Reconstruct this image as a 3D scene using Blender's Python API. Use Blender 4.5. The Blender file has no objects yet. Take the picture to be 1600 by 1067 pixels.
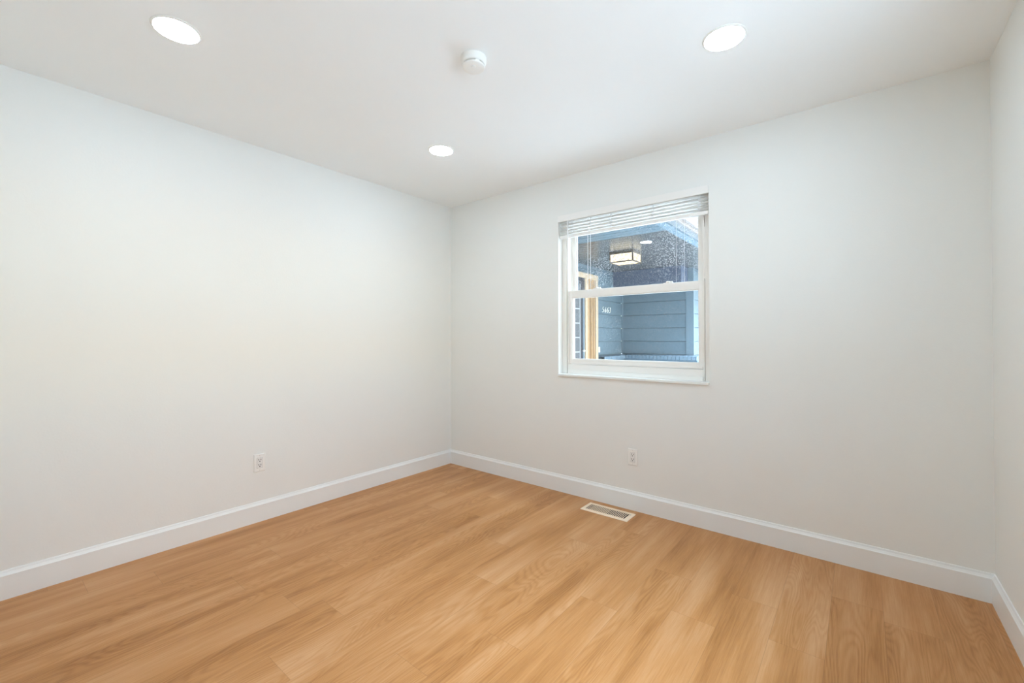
import bpy, math, random
from mathutils import Vector, Matrix
random.seed(7)
sc = bpy.context.scene
COL = sc.collection
PI = math.pi

# ------------------------------------------------------------------ camera
CAM = (3.0468, -2.8695, 1.1856)
YAW, PITCH, ROLL = 0.677817, 0.008641, -0.001342
cd = bpy.data.cameras.new('camera')
cam = bpy.data.objects.new('camera', cd); COL.objects.link(cam)
cd.sensor_width = 36.0
cd.lens = 676.77 / 1600 * 36.0
cd.shift_x = 2.05 / 1600
cd.shift_y = -10.65 / 1600
cd.clip_start = 0.02; cd.clip_end = 200
_f = Vector((-math.sin(YAW) * math.cos(PITCH), math.cos(YAW) * math.cos(PITCH), math.sin(PITCH)))
_r = Vector((math.cos(YAW), math.sin(YAW), 0)); _u = _r.cross(_f)
_r2 = math.cos(ROLL) * _r + math.sin(ROLL) * _u
_u2 = -math.sin(ROLL) * _r + math.cos(ROLL) * _u
M = Matrix((_r2, _u2, -_f)).transposed().to_4x4(); M.translation = CAM
cam.matrix_world = M
sc.camera = cam

# ------------------------------------------------------------------ world, sun, exposure
SKY_STRENGTH = 0.45
SUN_STRENGTH = 21.0
LAMP_STRENGTH = 66.0
LAMP_COLOR = (0.80, 0.97, 1.12)
sc.view_settings.view_transform = 'Standard'
sc.view_settings.look = 'None'
sc.view_settings.exposure = 0.33
sc.view_settings.gamma = 1.0
sc.view_settings.use_curve_mapping = False
try:
    sc.cycles.use_denoising = True
    sc.cycles.max_bounces = 16
    sc.cycles.diffuse_bounces = 10
    sc.cycles.transparent_max_bounces = 16
    sc.cycles.caustics_reflective = False
    sc.cycles.caustics_refractive = False
except Exception:
    pass
w = bpy.data.worlds.new('sky'); sc.world = w; w.use_nodes = True
wn = w.node_tree.nodes; wl = w.node_tree.links
bg = wn['Background']
sky = wn.new('ShaderNodeTexSky'); sky.sky_type = 'NISHITA'
sky.sun_disc = False; sky.sun_elevation = math.radians(35); sky.sun_rotation = math.radians(90)
sky.air_density = 1.0; sky.dust_density = 1.0
wl.new(sky.outputs[0], bg.inputs[0]); bg.inputs[1].default_value = SKY_STRENGTH
sd = bpy.data.lights.new('sun', 'SUN'); sd.energy = SUN_STRENGTH; sd.angle = math.radians(60); sd.color = (0.77, 0.97, 1.16)
sun = bpy.data.objects.new('sun', sd); COL.objects.link(sun)
sun.location = (12, 1, 8)
sun.rotation_euler = Vector((1.0, -0.2, 2.0)).to_track_quat('Z', 'Y').to_euler()

# ------------------------------------------------------------------ dimensions (metres)
W, D, H = 3.513, 3.25, 2.44           # room: x 0..W, y -D..0, z 0..H
WX0, WX1, WZ0, WZ1 = 1.215, 2.320, 0.893, 2.138   # window opening
WT = 0.18                             # window wall thickness
GZ = -0.15                            # ground outside
PZ_ROOM = 2.42

# ------------------------------------------------------------------ materials
def mat(name, color=(.8, .8, .8), rough=.5, metal=0., spec=.5):
    m = bpy.data.materials.new(name); m.use_nodes = True
    b = m.node_tree.nodes['Principled BSDF']
    b.inputs['Base Color'].default_value = (*color, 1)
    b.inputs['Roughness'].default_value = rough
    b.inputs['Metallic'].default_value = metal
    b.inputs['Specular IOR Level'].default_value = spec
    return m
def node(m, t, **kw):
    n = m.node_tree.nodes.new(t)
    for k, v in kw.items(): setattr(n, k, v)
    return n
def link(m, a, b): m.node_tree.links.new(a, b)
def bsdf(m): return m.node_tree.nodes['Principled BSDF']
def add_bump(m, scale, strength, dist=.002, detail=2.):
    tc = node(m, 'ShaderNodeTexCoord'); n = node(m, 'ShaderNodeTexNoise')
    n.inputs['Scale'].default_value = scale; n.inputs['Detail'].default_value = detail
    link(m, tc.outputs['Object'], n.inputs['Vector'])
    b = node(m, 'ShaderNodeBump'); b.inputs['Strength'].default_value = strength; b.inputs['Distance'].default_value = dist
    link(m, n.outputs['Fac'], b.inputs['Height']); link(m, b.outputs[0], bsdf(m).inputs['Normal'])
    return m
def mottle(m, c1, c2, scale, detail=3.):
    tc = node(m, 'ShaderNodeTexCoord'); n = node(m, 'ShaderNodeTexNoise')
    n.inputs['Scale'].default_value = scale; n.inputs['Detail'].default_value = detail
    link(m, tc.outputs['Object'], n.inputs['Vector'])
    r = node(m, 'ShaderNodeValToRGB'); r.color_ramp.elements[0].position = .3; r.color_ramp.elements[1].position = .7
    r.color_ramp.elements[0].color = (*c1, 1); r.color_ramp.elements[1].color = (*c2, 1)
    link(m, n.outputs['Fac'], r.inputs['Fac']); link(m, r.outputs[0], bsdf(m).inputs['Base Color'])
    return m

M_wall = add_bump(mat('wall_paint', (.820, .825, .798), .6, spec=.3), 95, .22, .0015)
M_ceil = add_bump(mat('ceiling_paint', (.910, .93, .93), .7, spec=.2), 70, .08, .001)
M_trim = mat('trim_paint', (.835, .855, .848), .35)
M_vinyl = mat('white_vinyl', (.87, .85, .81), .35)
M_plastic = mat('white_plastic', (.87, .865, .835), .35)
M_plastic2 = mat('receptacle_plastic', (.80, .80, .78), .3)
M_slot = mat('dark_slot', (.02, .02, .02), .7)
M_gap = mat('grey_gap', (.12, .12, .12), .7)
M_blind = mat('blind_slats', (.87, .855, .825), .45)
M_cord = mat('blind_cord', (.85, .86, .88), .7)
M_wand = mat('clear_wand', (.85, .85, .84), .2)
M_vent = mat('ivory_metal', (.90, .73, .55), .4)
M_duct = mat('duct_dark', (.035, .025, .02), .8)
M_damper = mat('damper_tan', (.5, .38, .24), .5)
M_steel = mat('screw_metal', (.7, .7, .68), .35, .6)
# outside
M_siding = mottle(mat('blue_siding', (.093, .138, .165), .6), (.086, .129, .155), (.100, .147, .175), 9)
M_beam = mat('shaded_navy_beam', (.045, .062, .10), .6)  # darker than the siding blue, with the porch shade put into the colour
M_soffit = mat('porch_ceiling_shaded', (.085, .080, .076), .26, spec=.6)  # brown-grey of lamp light and shade put into the colour
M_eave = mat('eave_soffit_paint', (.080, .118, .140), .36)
M_bluetrim = mat('blue_trim_paint', (.11, .158, .188), .5)
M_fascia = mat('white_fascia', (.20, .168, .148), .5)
M_brick = mottle(mat('painted_brick', (.12, .175, .215), .7), (.10, .15, .19), (.145, .205, .25), 30)
M_mortar = mat('painted_mortar', (.09, .14, .18), .9)
M_cream = mat('cream_wood', (.44, .33, .22), .5)
M_tan = mottle(mat('tan_wood', (.36, .22, .105), .5), (.32, .195, .09), (.40, .25, .12), 14)
M_tandark = mat('tan_wood_recess', (.22, .13, .06), .6)
M_doordark = mat('dark_door', (.04, .04, .045), .4)
M_doorglass = mat('obscure_glass', (.12, .125, .13), .15)
M_muntin = mat('white_muntin', (.33, .34, .34), .4)
M_bronze = mat('bronze_metal', (.10, .065, .035), .35, .7)
M_ground = mottle(mat('concrete_drive', (.70, .70, .69), .9), (.66, .66, .65), (.74, .74, .73), 3, 6.)
M_roof = mottle(mat('roof_shingle', (.10, .10, .11), .9), (.07, .07, .075), (.14, .135, .13), 12)
M_bark = mottle(mat('bark', (.12, .08, .05), .9), (.08, .055, .035), (.16, .11, .07), 14)
M_leaf = mottle(mat('leaf', (.22, .30, .08), .6), (.15, .24, .05), (.34, .40, .13), 2)
M_digit = mat('cream_digit', (.80, .76, .68), .4)

def emissive(name, color, strength):
    m = bpy.data.materials.new(name); m.use_nodes = True
    nt = m.node_tree; nt.nodes.remove(nt.nodes['Principled BSDF'])
    e = nt.nodes.new('ShaderNodeEmission'); e.inputs[0].default_value = (*color, 1); e.inputs[1].default_value = strength
    nt.links.new(e.outputs[0], nt.nodes['Material Output'].inputs[0]); return m
M_lens = emissive('led_lens', LAMP_COLOR, LAMP_STRENGTH)
# lantern glass: lit seeded glass
M_lglass = emissive('lit_seeded_glass', (1.0, .84, .58), 2.0)
_n = M_lglass.node_tree.nodes; _l = M_lglass.node_tree.links
_tc = _n.new('ShaderNodeTexCoord'); _no = _n.new('ShaderNodeTexNoise'); _no.inputs['Scale'].default_value = 26
_l.new(_tc.outputs['Object'], _no.inputs['Vector'])
_mr = _n.new('ShaderNodeMapRange'); _mr.inputs[1].default_value = .3; _mr.inputs[2].default_value = .7; _mr.inputs[3].default_value = .6; _mr.inputs[4].default_value = 2.3
_l.new(_no.outputs['Fac'], _mr.inputs[0])
_l.new(_mr.outputs[0], [x for x in _n if x.type == 'EMISSION'][0].inputs[1])

def glass_material(name, dirt):
    m = bpy.data.materials.new(name); m.use_nodes = True
    nt = m.node_tree; N = nt.nodes; L = nt.links
    N.remove(N['Principled BSDF']); out = N['Material Output']
    geo = N.new('ShaderNodeNewGeometry')
    mm = N.new('ShaderNodeMath'); mm.operation = 'MULTIPLY_ADD'          # ior 1.5 outside, 1/1.5 seen from inside the pane
    L.new(geo.outputs['Backfacing'], mm.inputs[0]); mm.inputs[1].default_value = 1 / 1.5 - 1.5; mm.inputs[2].default_value = 1.5
    fr = N.new('ShaderNodeFresnel'); L.new(mm.outputs[0], fr.inputs['IOR'])
    tr = N.new('ShaderNodeBsdfTransparent'); tr.inputs[0].default_value = (.97, .985, .985, 1)
    gl = N.new('ShaderNodeBsdfGlossy'); gl.inputs['Roughness'].default_value = 0.0
    mx = N.new('ShaderNodeMixShader'); L.new(fr.outputs[0], mx.inputs[0]); L.new(tr.outputs[0], mx.inputs[1]); L.new(gl.outputs[0], mx.inputs[2])
    tc = N.new('ShaderNodeTexCoord')
    vo = N.new('ShaderNodeTexVoronoi'); vo.inputs['Scale'].default_value = 150
    L.new(tc.outputs['Object'], vo.inputs['Vector'])
    no = N.new('ShaderNodeTexNoise'); no.inputs['Scale'].default_value = 2.6; no.inputs['Detail'].default_value = 3
    L.new(tc.outputs['Object'], no.inputs['Vector'])
    sep = N.new('ShaderNodeSeparateColor'); L.new(vo.outputs['Color'], sep.inputs[0])
    th = N.new('ShaderNodeMath'); th.operation = 'MULTIPLY'; L.new(sep.outputs[0], th.inputs[0]); L.new(no.outputs['Fac'], th.inputs[1])
    th2 = N.new('ShaderNodeMath'); th2.operation = 'MULTIPLY'; L.new(th.outputs[0], th2.inputs[0]); th2.inputs[1].default_value = dirt
    lt = N.new('ShaderNodeMath'); lt.operation = 'LESS_THAN'; L.new(vo.outputs['Distance'], lt.inputs[0]); L.new(th2.outputs[0], lt.inputs[1])
    amt = N.new('ShaderNodeMath'); amt.operation = 'MULTIPLY'; L.new(lt.outputs[0], amt.inputs[0]); amt.inputs[1].default_value = .30
    di = N.new('ShaderNodeBsdfTranslucent'); di.inputs[0].default_value = (.9, .9, .9, 1)
    df = N.new('ShaderNodeBsdfDiffuse'); df.inputs[0].default_value = (.8, .8, .8, 1)
    dm = N.new('ShaderNodeMixShader'); dm.inputs[0].default_value = .5; L.new(di.outputs[0], dm.inputs[1]); L.new(df.outputs[0], dm.inputs[2])
    m2 = N.new('ShaderNodeMixShader'); L.new(amt.outputs[0], m2.inputs[0]); L.new(mx.outputs[0], m2.inputs[1]); L.new(dm.outputs[0], m2.inputs[2])
    L.new(m2.outputs[0], out.inputs[0]); return m
M_glass_up = glass_material('spotted_window_glass', .88)
M_glass_low = glass_material('lower_window_glass', .60)

def floor_material():
    m = mat('oak_plank', (.5, .3, .15), .40, spec=.42)
    uv = node(m, 'ShaderNodeUVMap'); uv.uv_map = 'plank'            # u across the board, v along it, in metres
    ida = node(m, 'ShaderNodeAttribute'); ida.attribute_name = 'plank_id'
    sep = node(m, 'ShaderNodeSeparateColor'); link(m, ida.outputs['Color'], sep.inputs[0])
    def math_(op, a, b=None, c=None):
        n = node(m, 'ShaderNodeMath', operation=op)
        for i, v in enumerate((a, b, c)):
            if v is None: continue
            if isinstance(v, (int, float)): n.inputs[i].default_value = v
            else: link(m, v, n.inputs[i])
        return n.outputs[0]
    suv = node(m, 'ShaderNodeSeparateXYZ'); link(m, uv.outputs[0], suv.inputs[0])
    u, v = suv.outputs[0], suv.outputs[1]
    offs = math_('MULTIPLY', sep.outputs[0], 37.0)
    def vec(su, sv, z):
        c = node(m, 'ShaderNodeCombineXYZ')
        link(m, math_('MULTIPLY', u, su), c.inputs[0]); link(m, math_('MULTIPLY', v, sv), c.inputs[1]); link(m, z, c.inputs[2]); return c.outputs[0]
    def noise(su, sv, detail, z=offs, rough=.5, dist=0.):
        n = node(m, 'ShaderNodeTexNoise'); n.inputs['Scale'].default_value = 1; n.inputs['Detail'].default_value = detail
        n.inputs['Roughness'].default_value = rough; n.inputs['Distortion'].default_value = dist
        link(m, vec(su, sv, z), n.inputs['Vector']); return n.outputs['Fac']
    band = noise(13, 1.3, 2.0)                       # broad soft streaks along the board
    tcw = node(m, 'ShaderNodeTexCoord'); mpw = node(m, 'ShaderNodeMapping'); mpw.inputs['Scale'].default_value = (7.5, 1.0, 1.0)
    link(m, tcw.outputs['Object'], mpw.inputs['Vector']); nzw = node(m, 'ShaderNodeTexNoise'); nzw.inputs['Scale'].default_value = 1; nzw.inputs['Detail'].default_value = 2
    link(m, mpw.outputs[0], nzw.inputs['Vector'])           # slow drift over several boards, uneven lighting put into the colour
    band = math_('ADD', math_('MULTIPLY', band, .45), math_('MULTIPLY', nzw.outputs['Fac'], .55))
    fine = noise(170, 5.0, 4.0, rough=.6)           # fine fibre
    pore = noise(420, 16.0, 2.0)
    # cathedral figure: contour lines of a slowly varying field
    fld = noise(7.0, 1.0, 1.5, dist=.3)
    cat = math_('SINE', math_('MULTIPLY', fld, 95.0))
    cat = math_('POWER', math_('ABSOLUTE', cat), 3.0)
    figmask = math_('GREATER_THAN', sep.outputs[2], .35)
    bandr = node(m, 'ShaderNodeMapRange'); link(m, band, bandr.inputs[0]); bandr.inputs[1].default_value = .34; bandr.inputs[2].default_value = .66
    t = math_('MULTIPLY', bandr.outputs[0], .66)
    t = math_('ADD', t, math_('MULTIPLY', math_('SUBTRACT', sep.outputs[1], .5), .14))
    t = math_('ADD', t, math_('MULTIPLY', math_('SUBTRACT', fine, .5), .62))
    t = math_('ADD', t, math_('MULTIPLY', math_('SUBTRACT', pore, .5), .34))
    t = math_('SUBTRACT', t, math_('MULTIPLY', math_('MULTIPLY', cat, figmask), .18))
    t = math_('ADD', t, .16)
    r = node(m, 'ShaderNodeValToRGB'); cr = r.color_ramp
    cr.elements[0].position = 0.0; cr.elements[0].color = (.325, .128, .027, 1)
    cr.elements[1].position = 1.0; cr.elements[1].color = (.62, .345, .168, 1)
    e = cr.elements.new(.45); e.color = (.490, .226, .074, 1)
    link(m, t, r.inputs['Fac'])
    # board joints: thin line at the board's edges
    edge = node(m, 'ShaderNodeAttribute'); edge.attribute_name = 'plank_size'
    se = node(m, 'ShaderNodeSeparateColor'); link(m, edge.outputs['Color'], se.inputs[0])
    du = math_('MINIMUM', u, math_('SUBTRACT', .18, u)); dv = math_('MINIMUM', v, math_('SUBTRACT', math_('MULTIPLY', se.outputs[0], 2.0), v))
    dd = math_('MINIMUM', du, dv)
    ln = math_('MULTIPLY', math_('LESS_THAN', dd, .0009), .38)
    mix = node(m, 'ShaderNodeMix', data_type='RGBA'); link(m, ln, mix.inputs['Factor'])
    link(m, r.outputs[0], mix.inputs['A']); mix.inputs['B'].default_value = (.22, .10, .035, 1)
    link(m, mix.outputs['Result'], bsdf(m).inputs['Base Color'])
    bp = node(m, 'ShaderNodeBump'); bp.inputs['Strength'].default_value = .12; bp.inputs['Distance'].default_value = .0006
    link(m, fine, bp.inputs['Height']); link(m, bp.outputs[0], bsdf(m).inputs['Normal'])
    return m
M_floor = floor_material()

# ------------------------------------------------------------------ mesh helpers
class MB:
    def __init__(s): s.v = []; s.f = []
    def add(s, vs, fs):
        o = len(s.v); s.v += [tuple(p) for p in vs]; s.f += [tuple(i + o for i in f) for f in fs]; return s
    def box(s, x0, x1, y0, y1, z0, z1):
        return s.add([(x0, y0, z0), (x1, y0, z0), (x1, y1, z0), (x0, y1, z0), (x0, y0, z1), (x1, y0, z1), (x1, y1, z1), (x0, y1, z1)],
                     [(0, 3, 2, 1), (4, 5, 6, 7), (0, 1, 5, 4), (1, 2, 6, 5), (2, 3, 7, 6), (3, 0, 4, 7)])
    def prism(s, prof, a, b):
        """prof: closed loop of points, swept from offset a to offset b (3-vectors)"""
        n = len(prof); a = Vector(a); b = Vector(b)
        vs = [Vector(p) + a for p in prof] + [Vector(p) + b for p in prof]
        fs = [tuple(range(n))[::-1], tuple(range(n, 2 * n))] + [(i, (i + 1) % n, n + (i + 1) % n, n + i) for i in range(n)]
        return s.add(vs, fs)
    def loft(s, la, lb):
        n = len(la)
        return s.add(list(la) + list(lb), [tuple(range(n))[::-1], tuple(range(n, 2 * n))] + [(i, (i + 1) % n, n + (i + 1) % n, n + i) for i in range(n)])
    def lathe(s, c, prof, n=48, axis='z', cap=True):
        """prof: (radius, height) pairs around an axis through c"""
        vs = []; fs = []; k = len(prof)
        for i in range(n):
            a = 2 * PI * i / n
            for r, h in prof:
                if axis == 'z': vs.append((c[0] + r * math.cos(a), c[1] + r * math.sin(a), c[2] + h))
                elif axis == 'y': vs.append((c[0] + r * math.cos(a), c[1] + h, c[2] + r * math.sin(a)))
                else: vs.append((c[0] + h, c[1] + r * math.cos(a), c[2] + r * math.sin(a)))
        for i in range(n):
            for j in range(k - 1):
                fs.append((i * k + j, ((i + 1) % n) * k + j, ((i + 1) % n) * k + j + 1, i * k + j + 1))
        if cap:
            if prof[0][0] > 0: fs.append(tuple(i * k for i in range(n))[::-1])
            if prof[-1][0] > 0: fs.append(tuple(i * k + k - 1 for i in range(n)))
        return s.add(vs, fs)
    def tube(s, p, q, r, n=10, r2=None):
        p = Vector(p); q = Vector(q); d = (q - p).normalized()
        a = d.orthogonal().normalized(); b = d.cross(a); r2 = r if r2 is None else r2
        ring = lambda c, rr: [c + rr * (math.cos(2 * PI * i / n) * a + math.sin(2 * PI * i / n) * b) for i in range(n)]
        return s.loft(ring(p, r), ring(q, r2))
    def build(s, name, m, parent=None, bevel=0., smooth=False, seg=2):
        off = Vector((0, 0, 0)); p = parent
        while p is not None: off += Vector(p.location); p = p.parent
        me = bpy.data.meshes.new(name)
        me.from_pydata([tuple(Vector(v) - off) for v in s.v], [], s.f); me.update()
        import bmesh
        bm = bmesh.new(); bm.from_mesh(me); bmesh.ops.recalc_face_normals(bm, faces=bm.faces); bm.to_mesh(me); bm.free()
        if smooth:
            for pl in me.polygons: pl.use_smooth = True
            try: me.set_sharp_from_angle(angle=math.radians(35))
            except Exception: pass
        me.materials.append(m)
        o = bpy.data.objects.new(name, me); COL.objects.link(o)
        if parent is not None: o.parent = parent
        if bevel > 0:
            b = o.modifiers.new('bevel', 'BEVEL'); b.width = bevel; b.segments = seg; b.limit_method = 'ANGLE'; b.angle_limit = math.radians(40)
        return o
def empty(name, loc):
    o = bpy.data.objects.new(name, None); COL.objects.link(o); o.location = loc; o.empty_display_size = .05; return o
def tag(o, label, cat, group=None):
    o['label'] = label; o['category'] = cat
    if group: o['group'] = group
    return o
def struct(o, label=None):
    o['kind'] = 'structure'
    if label: o['label'] = label
    return o

# ------------------------------------------------------------------ room shell
# floor: one quad per board, boards run away from the camera (along y)
def build_floor():
    PW, PL = .18, 1.22
    known = {2: -1.065, 4: -.835, 5: -1.655, 7: -1.867, 8: -.95, 14: -.952, 15: -.655}
    tones = {(15, 0): .10, (14, 0): .34, (7, 0): .35, (8, 0): .75, (4, 0): .55, (5, 0): .62, (2, 0): .7}
    vs, fs, uvs, ids, sz = [], [], [], [], []
    rnd = random.Random(21)
    k = 0
    x = .06 - PW
    row = 0
    while x < W:
        y0 = known.get(row, -rnd.random() * PL)
        cuts = []
        y = y0
        while y < 0: y += PL
        top = y
        idx = 0
        while top > -D:
            bot = top - PL
            xa, xb = max(0, x), min(W, x + PW); ya, yb = max(-D, bot), min(0, top)
            if xb > xa and yb > ya:
                o = len(vs); vs += [(xa, ya, 0), (xb, ya, 0), (xb, yb, 0), (xa, yb, 0)]; fs.append((o, o + 1, o + 2, o + 3))
                uvs += [(xa - x, ya - bot), (xb - x, ya - bot), (xb - x, yb - bot), (xa - x, yb - bot)]
                below = (abs(top - y0) < 1e-6)
                tone = tones.get((row, 0)) if below and (row, 0) in tones else rnd.uniform(.35, .85)
                ids.append((rnd.random(), tone, rnd.random(), 1)); sz.append((PL / 2, 0, 0, 1))
            top = bot; idx += 1
        x += PW; row += 1
    # slab below
    o = len(vs); z = -.14; e = .0
    vs += [(0, -D, z), (W, -D, z), (W, 0, z), (0, 0, z)]
    fs.append((o + 3, o + 2, o + 1, o)); uvs += [(0, 0)] * 4; ids.append((0, .5, 0, 1)); sz.append((PL / 2, 0, 0, 1))
    me = bpy.data.meshes.new('floor'); me.from_pydata(vs, [], fs); me.update()
    uvl = me.uv_layers.new(name='plank'); li = 0
    a = me.attributes.new('plank_id', 'FLOAT_COLOR', 'FACE'); b = me.attributes.new('plank_size', 'FLOAT_COLOR', 'FACE')
    for i, pl in enumerate(me.polygons):
        for l in pl.loop_indices: uvl.data[l].uv = uvs[i * 4 + (l - pl.loop_start)]
        a.data[i].color = ids[i]; b.data[i].color = sz[i]
    me.materials.append(M_floor)
    ob = bpy.data.objects.new('floor', me); COL.objects.link(ob); return struct(ob, 'warm oak plank floor with boards running towards the window wall')
build_floor()
struct(MB().box(-.12, W + .12, -D - .12, WT, H, H + .2).build('ceiling', M_ceil), 'smooth white ceiling')
struct(MB().box(-.12, 0, -D - .12, 0, GZ, H).build('wall_left', M_wall), 'pale grey wall left of the corner')
struct(MB().box(0, W, -D - .12, -D, GZ, H).build('wall_front', M_wall))
# window wall with its opening: one closed shell
def wall_with_hole(name, us, zs, t0, t1, axis):
    """us/zs: outer and opening limits along the wall and upwards; t0..t1: through the wall"""
    b = MB(); g = {}
    for ti, t in enumerate((t0, t1)):
        for i, u in enumerate(us):
            for j, z in enumerate(zs): g[(ti, i, j)] = len(b.v); b.v.append((u, t, z) if axis == 'x' else (t, u, z))
    for ti in (0, 1):
        for i in range(3):
            for j in range(3):
                if i == 1 and j == 1: continue
                q = (g[ti, i, j], g[ti, i + 1, j], g[ti, i + 1, j + 1], g[ti, i, j + 1]); b.f.append(q if ti == 0 else q[::-1])
    def side(a, c): b.f.append((g[(0, *a)], g[(0, *c)], g[(1, *c)], g[(1, *a)]))
    for k in range(3):
        side((k, 0), (k + 1, 0)); side((k, 3), (k + 1, 3)); side((0, k), (0, k + 1)); side((3, k), (3, k + 1))
    side((1, 1), (2, 1)); side((1, 2), (2, 2)); side((1, 1), (1, 2)); side((2, 1), (2, 2))
    return b.build(name, M_wall)
struct(wall_with_hole('wall_back', [-.12, WX0, WX1, W + .12], [GZ, WZ0, WZ1, H], 0, WT, 'x'), 'pale grey wall with the window in it')
SY0, SY1, SZ0, SZ1 = -2.70, -1.00, .893, 2.138        # added side window, out of view, for fill daylight
struct(wall_with_hole('wall_right', [-D - .12, SY0, SY1, 0], [GZ, SZ0, SZ1, H], W, W + .12, 'y'), 'pale grey wall at the right edge')

# baseboards: moulded profile (distance from wall, height)
BP = [(0, 0), (.013, 0), (.013, .1085), (.0115, .111), (.0105, .1125), (.0062, .1215), (.0060, .1235), (.0040, .1306), (0, .1306)]
def baseboard(name, p, q, n, ca, cb):
    """from p to q along a wall, n = direction into the room; ca/cb: +1 mitre the end back (inside corner)"""
    p = Vector((*p, 0)); q = Vector((*q, 0)); n = Vector((*n, 0)); d = (q - p).normalized()
    la = [p + n * t + d * (t * ca) + Vector((0, 0, h)) for t, h in BP]
    lb = [q + n * t - d * (t * cb) + Vector((0, 0, h)) for t, h in BP]
    return struct(MB().loft(la, lb).build(name, M_trim))
baseboard('baseboard_left', (0, -D), (0, 0), (1, 0), 1, 1)
baseboard('baseboard_back', (0, 0), (W, 0), (0, -1), 1, 1)
baseboard('baseboard_right', (W, 0), (W, -D), (-1, 0), 1, 1)
baseboard('baseboard_front', (W, -D), (0, -D), (0, 1), 1, 1)

# ------------------------------------------------------------------ window
win = struct(empty('window_1', ((WX0 + WX1) / 2, .07, WZ0)), 'white double-hung window with a drawn-up blind')
fz0 = .911
f = MB()
FL, FR = 1.268, 2.268          # clear opening of the frame
for s in (0, 1):
    mx = (lambda x: x) if s == 0 else (lambda x: WX0 + WX1 - x)
    def bx(x0, x1, *a):
        x0, x1 = sorted((mx(x0), mx(x1))); f.box(x0, x1, *a)
    bx(WX0, 1.2535, .060, .165, fz0, WZ1)
    bx(1.2585, 1.268, .0655, .165, fz0, WZ1)
    bx(1.2535, 1.2585, .098, .165, fz0, WZ1)
    bx(1.2535, 1.2585, .064, .098, 1.565, 1.90)
f.box(FL, 2.267, .060, .165, 2.075, WZ1)                      # head
f.box(FL, 2.267, .052, .165, fz0, .940)                       # sill member, stepped
f.box(FL, 2.267, .063, .165, .940, .984)
f.build('window_frame', M_vinyl, win, bevel=.0012)
# grey track grooves of the jambs
MB().box(1.2536, 1.2584, .094, .0985, .985, 1.565).build('jamb_track', M_gap, win)
# window sill board
MB().box(WX0 + .0005, WX1 - .0005, -.013, .165, WZ0 + .0005, fz0 - .0005).build('window_sill', M_trim, win, bevel=.002)
def sash(name, x0, x1, y0, y1, z0, z1, st, rb, rt, gm):
    b = MB()
    b.box(x0, x0 + st, y0, y1, z0, z1); b.box(x1 - st, x1, y0, y1, z0, z1)
    b.box(x0 + st, x1 - st, y0, y1, z0, z0 + rb); b.box(x0 + st, x1 - st, y0, y1, z1 - rt, z1)
    # glazing bead set back inside the rails
    g = .006; yb0 = y0 + .008
    X0, X1, Z0, Z1 = x0 + st, x1 - st, z0 + rb, z1 - rt
    b.box(X0, X0 + g, yb0, y1 - .003, Z0, Z1); b.box(X1 - g, X1, yb0, y1 - .003, Z0, Z1)
    b.box(X0 + g, X1 - g, yb0, y1 - .003, Z0, Z0 + g); b.box(X0 + g, X1 - g, yb0, y1 - .003, Z1 - g, Z1)
    o = b.build(name, M_vinyl, win, bevel=.0012)
    ym = (y0 + y1) / 2 + .004
    MB().box(X0 + g, X1 - g, ym - .002, ym + .002, Z0 + g, Z1 - g).build('window_pane', gm, o)
    return o
up = sash('upper_sash', 1.2755, 2.2595, .112, .142, 1.512, 2.072, .030, .046, .030, M_glass_up)
low = sash('lower_sash', 1.2690, 2.2660, .072, .104, .9865, 1.5555, .0255, .036, .052, M_glass_low)
# finger lip along the lower sash's bottom rail
MB().box(1.272, 2.263, .064, .0725, .9885, 1.002).build('lift_rail', M_vinyl, low, bevel=.0015)
for x in (1.508, 2.040):
    b = MB(); b.box(x - .031, x + .031, .078, .100, 1.5555, 1.5625)
    b.lathe((x, .088, 1.5625), [(.016, 0), (.016, .007), (.012, .010), (0, .010)], 20); b.box(x - .004, x + .030, .080, .089, 1.5625, 1.571)
    b.build('sash_lock', M_vinyl, low, bevel=.001)

# added unseen window in the right wall for fill daylight, under an added eave
struct(MB().box(W + .12, W + .80, -D - .5, WT, PZ_ROOM, PZ_ROOM + .10).build('eave_soffit', M_eave))  # eave added out of view to keep direct sun off this window
w2 = struct(empty('fill_window', (W + .08, (SY0 + SY1) / 2, SZ0)))
b = MB()
for (y0, y1, z0, z1) in ((SY0, SY0 + .05, SZ0 + .018, SZ1), (SY1 - .05, SY1, SZ0 + .018, SZ1), (SY0 + .05, SY1 - .05, SZ1 - .06, SZ1), (SY0 + .05, SY1 - .05, SZ0 + .018, SZ0 + .09), (SY0 + .05, SY1 - .05, 1.50, 1.555)):
    b.box(W + .05, W + .115, y0, y1, z0, z1)
b.build('window_frame', M_vinyl, w2, bevel=.0012)
for z0, z1 in ((SZ0 + .09, 1.50), (1.555, SZ1 - .06)): MB().box(W + .08, W + .084, SY0 + .05, SY1 - .05, z0, z1).build('window_pane', M_glass_low, w2)
MB().box(W - .013, W + .115, SY0 + .0005, SY1 - .0005, SZ0 + .0005, SZ0 + .0175).build('window_sill', M_trim, w2, bevel=.002)

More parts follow.
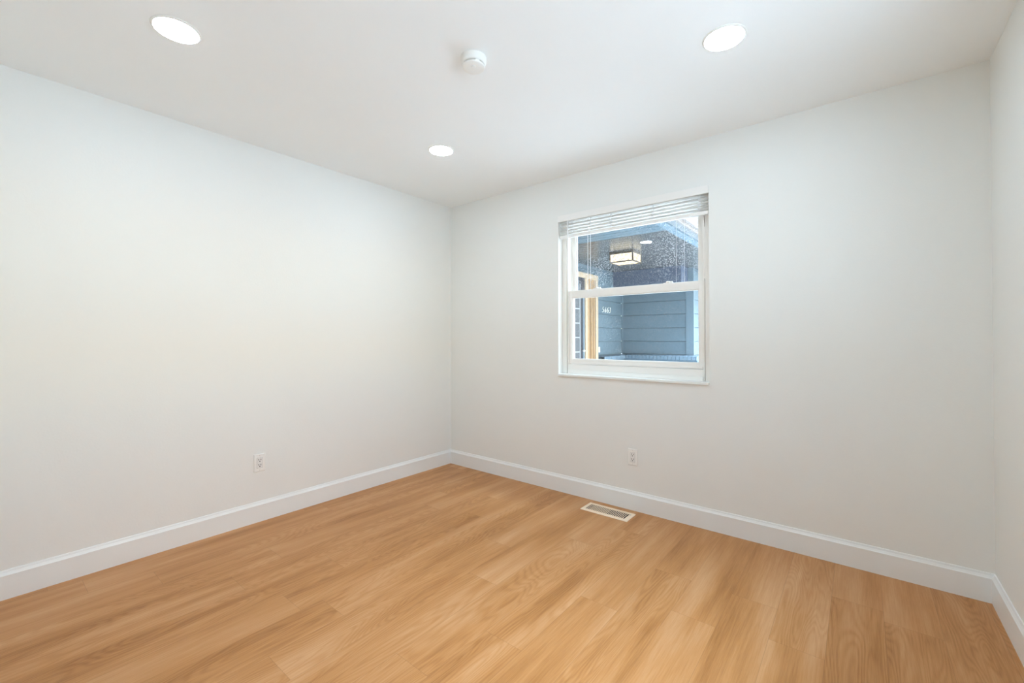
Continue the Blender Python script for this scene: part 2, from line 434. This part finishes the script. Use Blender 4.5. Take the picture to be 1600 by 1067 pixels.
# ------------------------------------------------------------------ mini blind
bl = tag(empty('window_blind', ((WX0 + WX1) / 2, .02, 1.96)), 'white mini blind drawn up to the top of the window', 'window blind')
vb = MB(); vb.box(WX0 + .002, WX1 + .002, -.010, -.004, 2.089, 2.139)
vb.build('valance', M_blind, bl, bevel=.0015)
MB().box(WX0 + .006, WX1 - .006, .010, .046, 2.094, 2.134).build('head_rail', M_blind, bl, bevel=.001)
sl = MB(); rnd = random.Random(5)
z = 2.088
gaps = [.004, .013, .004, .005, .013, .006, .004, .012, .006, .004, .012, .005, .004]
for k, gp in enumerate(gaps):
    z -= gp
    if z < 1.992: break
    dz = rnd.uniform(-.0008, .0008)
    for (ya, yb, ha, hb) in ((.015, .0235, -.0022, 0), (.0235, .032, 0, 0), (.032, .0405, 0, -.0022)):
        sl.loft([(WX0 + .006, ya, z + ha + dz), (WX0 + .006, yb, z + hb + dz), (WX0 + .006, yb, z + hb + dz + .0022), (WX0 + .006, ya, z + ha + dz + .0022)],
                [(WX1 - .006, ya, z + ha - dz), (WX1 - .006, yb, z + hb - dz), (WX1 - .006, yb, z + hb - dz + .0022), (WX1 - .006, ya, z + ha - dz + .0022)])
sl.build('slats', M_blind, bl)
MB().box(WX0 + .006, WX1 - .006, .014, .042, 1.965, 1.987).build('bottom_rail', M_blind, bl, bevel=.003)
for x in (1.335, 1.655, 1.960, 2.262):
    b = MB()
    for yy in (.0125, .0435):
        b.tube((x - .006, yy, 1.985), (x - .006, yy, 2.096), .0012, 6); b.tube((x + .006, yy, 1.985), (x + .006, yy, 2.096), .0012, 6)
    for k in range(6): b.box(x - .007, x + .007, .0115, .0135, 1.994 + k * .016, 1.9975 + k * .016)
    b.build('ladder_cord', M_cord, bl)
b = MB(); b.tube((1.300, .004, 2.098), (1.300, .004, 1.62), .0042, 6); b.tube((1.300, .004, 2.11), (1.300, .004, 2.098), .002, 6); b.lathe((1.300, .004, 1.600), [(0, 0), (.0055, .004), (.0048, .022), (.0042, .024)], 10)
b.build('tilt_wand', M_wand, bl)
for x, r in ((1.470, .0017), (1.492, .0017), (2.118, .0007), (2.170, .0007)):
    MB().tube((x, .010, 2.092), (x, .010, 1.535), r, 6).build('lift_cord', M_cord, bl)

# ------------------------------------------------------------------ recessed ceiling lights
def downlight(x, y, label, group='recessed ceiling lights'):
    t = tag(empty('recessed_light', (x, y, H)), label, 'ceiling light', group)
    MB().lathe((x, y, H), [(.0750, -.0004), (.0750, -.0045), (.0765, -.0060), (.0795, -.0052), (.0838, -.0022), (.0844, -.0004)], 64, cap=False).build('trim_ring', M_plastic, t, smooth=True)
    MB().lathe((x, y, H), [(.0745, -.0030), (.0740, -.0058), (.0690, -.0078), (.058, -.0092), (.040, -.0103), (.020, -.0109), (0, -.0110)], 64).build('light_lens', M_lens, t, smooth=True)
    return t
downlight(.895, -2.358, 'round white recessed light near the upper left, above the bare left wall')
downlight(2.615, -.908, 'round white recessed light at the upper right, nearest the window wall\'s right end')
downlight(.884, -.920, 'small looking round recessed light nearest the far corner of the room')
downlight(2.615, -2.358, 'round recessed light overhead by the right wall, above the camera')

# ------------------------------------------------------------------ smoke detector
sx, sy = 1.712, -1.474
t = tag(empty('smoke_detector', (sx, sy, H)), 'round white smoke detector between the ceiling lights', 'smoke detector')
MB().lathe((sx, sy, H), [(.053, -.0004), (.0565, -.002), (.0565, -.022), (.0540, -.030), (.0500, -.0335), (.036, -.0335)], 56).build('detector_base', M_plastic, t, smooth=True)
MB().lathe((sx, sy, H), [(.036, -.0325), (.036, -.0405)], 40).build('sensing_chamber', M_slot, t, smooth=True)
b = MB(); b.lathe((sx, sy, H), [(.0440, -.0385), (.0490, -.0390), (.0505, -.0425), (.0490, -.0465), (.044, -.049), (.030, -.0502), (.0, -.0505)], 56)
b.lathe((sx + .012, sy - .012, H), [(.011, -.0498), (.011, -.0518), (.009, -.0526), (0, -.0526)], 20)
b.build('detector_cover', M_plastic, t, smooth=True)
for k in range(4):
    b = MB(); a = k * PI / 2 + 1.15; c, s = math.cos(a), math.sin(a); p = Vector((c, s, 0)); q = Vector((-s, c, 0)); o = Vector((sx, sy, H))
    b.loft([o + p * .038 + q * wd + Vector((0, 0, h)) for wd, h in ((-.009, -.0325), (.009, -.0325), (.009, -.0400), (-.009, -.0400))],
           [o + p * .0485 + q * wd + Vector((0, 0, h)) for wd, h in ((-.009, -.0325), (.009, -.0325), (.009, -.0400), (-.009, -.0400))])
    b.build('cover_tab', M_plastic, t)

# ------------------------------------------------------------------ wall outlets
def outlet(origin, ux, n, label):
    """origin: plate centre on the wall, ux: along the wall, n: out of the wall"""
    O = Vector(origin); U = Vector(ux); Nn = Vector(n); Z = Vector((0, 0, 1))
    P = lambda u, z, d: O + U * u + Z * z + Nn * d
    def slab(b, u0, u1, z0, z1, d0, d1, ch=0.):
        b.loft([P(u0, z0, d0), P(u1, z0, d0), P(u1, z1, d0), P(u0, z1, d0)], [P(u0 + ch, z0 + ch, d1), P(u1 - ch, z0 + ch, d1), P(u1 - ch, z1 - ch, d1), P(u0 + ch, z1 - ch, d1)])
    t = tag(empty('wall_outlet', O), label, 'power outlet', 'wall outlets')
    b = MB(); slab(b, -.035, .035, -.0572, .0572, .0003, .0030); slab(b, -.035, .035, -.0572, .0572, .0030, .0062, .0032)
    b.build('cover_plate', M_plastic, t, bevel=.0006)
    b = MB(); slab(b, -.0166, .0166, -.0335, .0335, .0060, .0082, .0006)
    r = b.build('receptacle', M_plastic2, t, bevel=.0004)
    b = MB()
    for (u0, u1, z0, z1) in ((-.0172, -.0167, -.034, .034), (.0167, .0172, -.034, .034), (-.0172, .0172, .0336, .0341), (-.0172, .0172, -.0341, -.0336)): slab(b, u0, u1, z0, z1, .0058, .0066)
    b.build('face_gap', M_gap, t)
    for zc in (.0165, -.0165):
        for u in (-.0065, .0065):
            b = MB(); slab(b, u - .0018, u + .0018, zc + .0002, zc + .0088, .0078, .0084); b.build('blade_slot', M_slot, r)
        b = MB(); slab(b, -.0031, .0031, zc - .0094, zc - .0038, .0078, .0084); b.build('ground_hole', M_slot, r)
    for zc in (.0465, -.0465):
        b = MB(); slab(b, -.0025, .0025, zc - .0025, zc + .0025, .006, .0070, .0006); b.build('plate_screw', M_steel, t)
outlet((0, -1.695, .380), (0, 1, 0), (1, 0, 0), 'white power outlet low on the left wall')
outlet((1.821, 0, .364), (1, 0, 0), (0, -1, 0), 'white power outlet below the window')

# ------------------------------------------------------------------ floor register
vx0, vx1, vy0, vy1 = 1.526, 1.870, -.216, -.068
t = tag(empty('floor_register', ((vx0 + vx1) / 2, (vy0 + vy1) / 2, 0)), 'ivory metal slotted vent set in the floor below the window', 'floor vent')
ix0, ix1, iy0, iy1 = vx0 + .028, vx1 - .030, vy0 + .026, vy1 - .026
b = MB()
def ring(z0, z1, c):
    o0 = [(vx0, vy0), (vx1, vy0), (vx1, vy1), (vx0, vy1)]; i0 = [(ix0, iy0), (ix1, iy0), (ix1, iy1), (ix0, iy1)]
    oc = [(vx0 + c, vy0 + c), (vx1 - c, vy0 + c), (vx1 - c, vy1 - c), (vx0 + c, vy1 - c)]
    vs = [(*p, z0) for p in o0] + [(*p, z1) for p in oc] + [(*p, z1) for p in i0] + [(*p, z0) for p in i0]
    fs = []
    for r in range(4):
        for k in range(4): fs.append((r * 4 + k, r * 4 + (k + 1) % 4, ((r + 1) % 4) * 4 + (k + 1) % 4, ((r + 1) % 4) * 4 + k))
    b.add(vs, fs)
ring(.0004, .0055, .005)
b.build('register_frame', M_vent, t)
b = MB(); n = 22; pitch = (ix1 - ix0) / n
for k in range(1, n):
    x = ix0 + k * pitch; b.box(x - .0026, x + .0026, iy0, iy1, .0045, .0051)
b.build('louvers', M_vent, t)
MB().box(ix0, ix1, iy0, iy1, .0004, .0010).build('duct_shade_panel', M_duct, t)  # dark panel over the solid floor, standing for shade in the duct
b = MB()
for k in range(2, 12):
    x = ix0 + (k + .5) * pitch; b.box(x - .0026, x + .0022, iy0 + .004, iy1 - .004, .0010, .0020)
b.build('damper', M_damper, t)
b = MB(); b.box(vx1 - .022, vx1 - .018, vy1 - .050, vy1 - .034, .0055, .0060); b.box(vx1 - .0225, vx1 - .0175, vy1 - .046, vy1 - .041, .0060, .0105)
b.build('damper_lever', M_steel, t)

# ================================================================== outside
XD, YF, XE = -.543, 5.024, .785          # entry wall plane, porch wall plane, wing wall plane
PZ = 2.42                                # porch ceiling
LEDGE = .885
struct(MB().box(-30, 30, -30, 60, GZ - .2, GZ).build('ground', M_ground), 'pale concrete outside the window')
def siding(name, p, d, n, length, z0, z1, expo, phase, label):
    """lapped boards: p start point on the wall plane, d along, n outwards"""
    p = Vector(p); d = Vector(d); n = Vector(n); Z = Vector((0, 0, 1)); b = MB()
    z = z0 - ((z0 - phase) % expo)
    q = p + d * length
    while z < z1:
        a, c = max(z, z0), min(z + expo, z1)
        g = min(.012, (c - a) * .4)
        la = [p + Z * a - n * .05, p + Z * a - n * .012, p + Z * (a + g) - n * .010, p + Z * (a + g) + n * .018, p + Z * c + n * .002, p + Z * c - n * .05]
        b.loft(la, [v + d * length for v in la]); z += expo
    return struct(b.build(name, M_siding), label)
EX = .2435
siding('wall_entry', (XD, WT, 0), (0, 1, 0), (1, 0, 0), YF - WT, GZ, PZ, EX, LEDGE - .004, 'blue lapped siding beside the front door')
siding('wall_porch', (XD, YF, 0), (1, 0, 0), (0, -1, 0), XE - XD - .0, GZ, PZ + .3, EX, LEDGE - .004, 'blue lapped siding facing the window')
siding('wall_wing', (XE, YF + .0, 0), (0, 1, 0), (1, 0, 0), 3.8, GZ, PZ, EX, LEDGE - .004, 'sunlit siding at the right of the pane')
siding('wall_outer', (XD, WT, 0), (1, 0, 0), (0, 1, 0), .4, GZ, PZ, EX, LEDGE - .004, None)
# corner boards
b = MB(); b.box(XE - .115, XE + .018, YF - .022, YF - .001, LEDGE - .02, PZ); b.box(XE + .0001, XE + .018, YF - .001, YF + .02, LEDGE - .02, PZ)
struct(b.build('trim_1', M_bluetrim, bevel=.002), 'blue corner board at the end of the porch wall')
struct(MB().box(XD + .0145, XD + .034, YF - .034, YF - .0145, LEDGE, 2.05).build('trim_2', M_bluetrim))
# header beam
struct(MB().box(XD, XE - .075, 4.630, YF - .03, 2.045, PZ).build('trim_3', M_beam, bevel=.004), 'beam under the porch ceiling, navy deepened for shade')
# porch ceiling boards and the nearer eave soffit
def boards(name, y0, y1, x0, x1, m, label, w=.12):
    b = MB(); b.box(x0, x1, y0, y1, PZ + .016, PZ + .06); n = max(1, round((y1 - y0) / w)); s = (y1 - y0) / n
    for k in range(n): b.box(x0, x1, y0 + k * s + .006, y0 + (k + 1) * s - .006, PZ, PZ + .0165)
    return struct(b.build(name, m), label)
boards('porch_ceiling', 2.10, 8.8, XD, 1.356, M_soffit, 'grooved board ceiling of the porch with shade in its colour')
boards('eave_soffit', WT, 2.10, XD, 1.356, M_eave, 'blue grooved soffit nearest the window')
struct(MB().box(1.356, 1.452, WT, 8.8, PZ - .018, PZ + .10).build('trim_4', M_bluetrim, bevel=.002), 'light blue board along the porch edge')
struct(MB().box(1.456, 1.552, WT, 8.8, PZ + .004, PZ + .05).build('trim_5', mat('vented_soffit', (.15, .16, .165), .6)))
struct(MB().box(1.552, 1.580, WT, 8.8, PZ - .008, PZ + .115).build('trim_6', M_fascia, bevel=.002), 'white fascia board of the porch roof')
gp = [(1.580, PZ + .03), (1.612, PZ + .03), (1.650, PZ + .075), (1.655, PZ + .118), (1.646, PZ + .118), (1.642, PZ + .08), (1.610, PZ + .04), (1.580, PZ + .04)]
struct(MB().prism([(x, 0, z) for x, z in gp], (0, WT, 0), (0, 8.8, 0)).build('gutter', M_fascia), 'white gutter on the porch roof edge')
rp = [(1.60, PZ + .125), (-3.0, PZ + 1.60), (-3.0, PZ + 1.70), (1.60, PZ + .16)]
struct(MB().prism([(x, 0, z) for x, z in rp], (0, WT + .02, 0), (0, 8.9, 0)).build('roof', M_roof))
# painted brick ledge with a sloping row of bricks on top, along both walls
def ledge():
    base = MB(); top = MB()
    base.box(XD, XE + .085, YF - .075, YF - .015, GZ, LEDGE - .075)
    base.box(XD, XD + .075, 4.06, YF - .015, GZ, LEDGE - .075)
    base.box(XD, XE + .085, YF - .105, YF - .015, LEDGE - .075, LEDGE - .030)
    base.box(XD, XD + .105, 4.06, YF - .015, LEDGE - .075, LEDGE - .030)
    o = struct(base.build('brick_ledge', M_mortar), 'blue painted brick ledge along the porch wall')
    x = XD + .13
    while x < XE + .085:
        x1 = min(x + .057, XE + .09)
        prof = [(0, YF - .125, LEDGE - .080), (0, YF - .118, LEDGE - .022), (0, YF - .015, LEDGE), (0, YF - .015, LEDGE - .03), (0, YF - .09, LEDGE - .08)]
        top.prism(prof, (x, 0, 0), (x1, 0, 0)); x += .067
    y = 4.06
    while y < YF - .03:
        y1 = min(y + .057, YF - .016)
        prof = [(XD + .125, 0, LEDGE - .080), (XD + .118, 0, LEDGE - .022), (XD + .015, 0, LEDGE), (XD + .015, 0, LEDGE - .03), (XD + .09, 0, LEDGE - .08)]
        top.prism(prof, (0, y, 0), (0, y1, 0)); y += .067
    top.build('brick_row', M_brick, o)
ledge()
# front door with its wooden surround
dr = struct(empty('door_1', (XD, 3.2, GZ + .1)), 'front door with a tan wooden surround')
FX = XD + .015
DT = 2.275
b = MB()
b.box(FX - .01, FX + .030, 3.885, 3.972, GZ, DT)                     # far casing
b.box(FX - .01, FX + .030, 2.30, 3.885, DT - .085, DT)               # head casing
b.box(FX - .01, FX + .024, 3.530, 3.612, GZ, DT - .085)              # mullion
b.box(FX - .01, FX + .030, 2.30, 2.385, GZ, DT - .085)
b.build('door_casing', M_cream, dr, bevel=.004)
b = MB(); b.box(FX - .006, FX + .006, 3.612, 3.885, GZ, DT - .085)
b.box(FX + .006, FX + .016, 3.625, 3.675, GZ, DT - .10); b.box(FX + .006, FX + .022, 3.735, 3.775, GZ, DT - .10)
b.box(FX + .006, FX + .016, 3.835, 3.870, GZ, DT - .10)
b.build('side_panel', M_tan, dr, bevel=.003)
b = MB(); b.box(FX + .0055, FX + .0085, 3.685, 3.728, GZ + .1, DT - .16); b.box(FX + .0055, FX + .0085, 3.785, 3.828, GZ + .1, DT - .16)
b.build('panel_recess', M_tandark, dr)
sl = MB().box(FX - .006, FX + .006, 2.385, 3.530, GZ, DT - .085).build('door_slab', M_doordark, dr)
MB().box(FX + .006, FX + .010, 2.60, 3.375, .25, DT - .20).build('door_glass', M_doorglass, sl)
b = MB()
zz = .25
while zz < DT - .2: b.box(FX + .010, FX + .016, 2.60, 3.375, zz, zz + .018); zz += .235
for yy in (2.60, 2.98, 3.355): b.box(FX + .010, FX + .015, yy, yy + .02, .25, DT - .20)
b.build('muntin', M_muntin, sl)
b = MB(); b.box(FX + .006, FX + .030, 3.455, 3.485, GZ, DT - .4); b.build('storm_stile', mat('bluegrey_metal', (.25, .31, .36), .4, .3), sl, bevel=.003)
b = MB(); b.tube((FX + .006, 3.44, .98), (FX + .055, 3.44, .98), .010); b.box(FX + .045, FX + .062, 3.40, 3.455, .966, .996); b.build('door_handle', M_steel, sl, bevel=.003)
# doorbell
t = tag(empty('doorbell', (XD + .014, 4.040, .985)), 'small white doorbell on the blue siding right of the front door', 'doorbell')
MB().box(XD + .010, XD + .032, 4.022, 4.058, .94, 1.035).build('bell_housing', M_plastic, t, bevel=.004)
MB().lathe((XD + .032, 4.040, .965), [(.010, 0), (.010, .004), (.007, .005), (0, .005)], 20, axis='x').build('bell_button', M_plastic2, t)
# house number
def digit(ch, y, label):
    cu = bpy.data.curves.new('digit', 'FONT'); cu.body = ch; cu.size = .150; cu.extrude = .004; cu.shear = .2; cu.align_x = 'CENTER'; cu.offset = -.0035
    to = bpy.data.objects.new('digit', cu); COL.objects.link(to)
    bpy.context.view_layer.update()
    dg = bpy.context.evaluated_depsgraph_get()
    me = bpy.data.meshes.new_from_object(to.evaluated_get(dg)); me.name = 'house_digit'
    bpy.data.objects.remove(to); bpy.data.curves.remove(cu)
    R = Matrix(((0, 0, 1), (1, 0, 0), (0, 1, 0))).to_4x4()          # text x -> world y, text y -> z, depth -> x
    me.transform(R); me.materials.clear(); me.materials.append(M_digit)
    o = bpy.data.objects.new('house_digit', me); COL.objects.link(o); o.location = (XD + .021, y, 1.650)
    return tag(o, label, 'house number digit', 'house number digits')
for ch, y, lb in (('5', 4.195, 'cream digit 5, first of the house number on the siding'), ('6', 4.285, 'cream digit 6 next to the 5 of the house number'),
                  ('6', 4.375, 'cream digit 6 next to the 3 of the house number'), ('3', 4.465, 'cream digit 3, last of the house number on the siding')):
    digit(ch, y, lb)
# porch lantern: bronze cage with lit glass sides, flush to the ceiling
lx0, lx1, ly0, ly1, lz0, lz1 = .240, .600, 2.886, 3.190, 2.268, PZ
t = tag(empty('porch_lantern', ((lx0 + lx1) / 2, (ly0 + ly1) / 2, PZ)), 'lit bronze and glass box lantern on the porch ceiling', 'porch light')
b = MB(); e = .018
b.box(lx0, lx1, ly0, ly1, lz1 - .034, lz1 - .0005)
for (x, y) in ((lx0, ly0), (lx1 - e, ly0), (lx0, ly1 - e), (lx1 - e, ly1 - e)): b.box(x, x + e, y, y + e, lz0, lz1 - .034)
for (y) in (ly0, ly1 - e): b.box(lx0 + e, lx1 - e, y, y + e, lz0, lz0 + .016)
for (x) in (lx0, lx1 - e): b.box(x, x + e, ly0 + e, ly1 - e, lz0, lz0 + .016)
b.build('lantern_frame', M_bronze, t, bevel=.002)
za, zb = lz0 + .016, lz1 - .034
for q in ((lx0 + e, lx1 - e, ly0 + .006, ly0 + .011, za, zb), (lx0 + e, lx1 - e, ly1 - .011, ly1 - .006, za, zb), (lx0 + .006, lx0 + .011, ly0 + e, ly1 - e, za, zb), (lx1 - .011, lx1 - .006, ly0 + e, ly1 - e, za, zb), (lx0 + e, lx1 - e, ly0 + e, ly1 - e, lz0 + .006, lz0 + .011)):
    MB().box(*q).build('glass_panel', M_lglass, t)
# tree beyond the porch roof
tx, ty = -1.55, 14.2
t = tag(empty('tree', (tx, ty, GZ)), 'leafy tree seen above the porch roof edge', 'tree')
b = MB(); b.tube((tx, ty, GZ), (tx + .1, ty, 2.4), .19, 12, .14); b.tube((tx + .1, ty, 2.38), (tx - .5, ty + .2, 4.6), .11, 10, .05); b.tube((tx + .1, ty, 2.38), (tx + .7, ty - .2, 4.8), .10, 10, .05); b.tube((tx + .1, ty, 2.38), (tx + .05, ty + .1, 5.6), .09, 10, .04)
b.build('trunk', M_bark, t, smooth=True)
b = MB(); rnd = random.Random(3)
cl = [(rnd.gauss(0, .95), rnd.gauss(0, .8), 5.2 + rnd.gauss(0, .75), rnd.uniform(.45, .8)) for k in range(22)]
for k in range(5200):
    c = rnd.choice(cl); v = Vector((rnd.gauss(0, 1), rnd.gauss(0, 1), rnd.gauss(0, 1))).normalized() * c[3] * rnd.uniform(.5, 1.05)
    p = Vector((tx + c[0], ty + c[1], c[2])) + v
    a = Vector((rnd.gauss(0, 1), rnd.gauss(0, 1), rnd.gauss(0, 1))).normalized(); q = a.orthogonal().normalized(); s = rnd.uniform(.05, .09)
    b.add([p - a * s, p + q * s * .45, p + a * s, p - q * s * .45], [(0, 1, 2, 3)])
b.build('foliage', M_leaf, t)
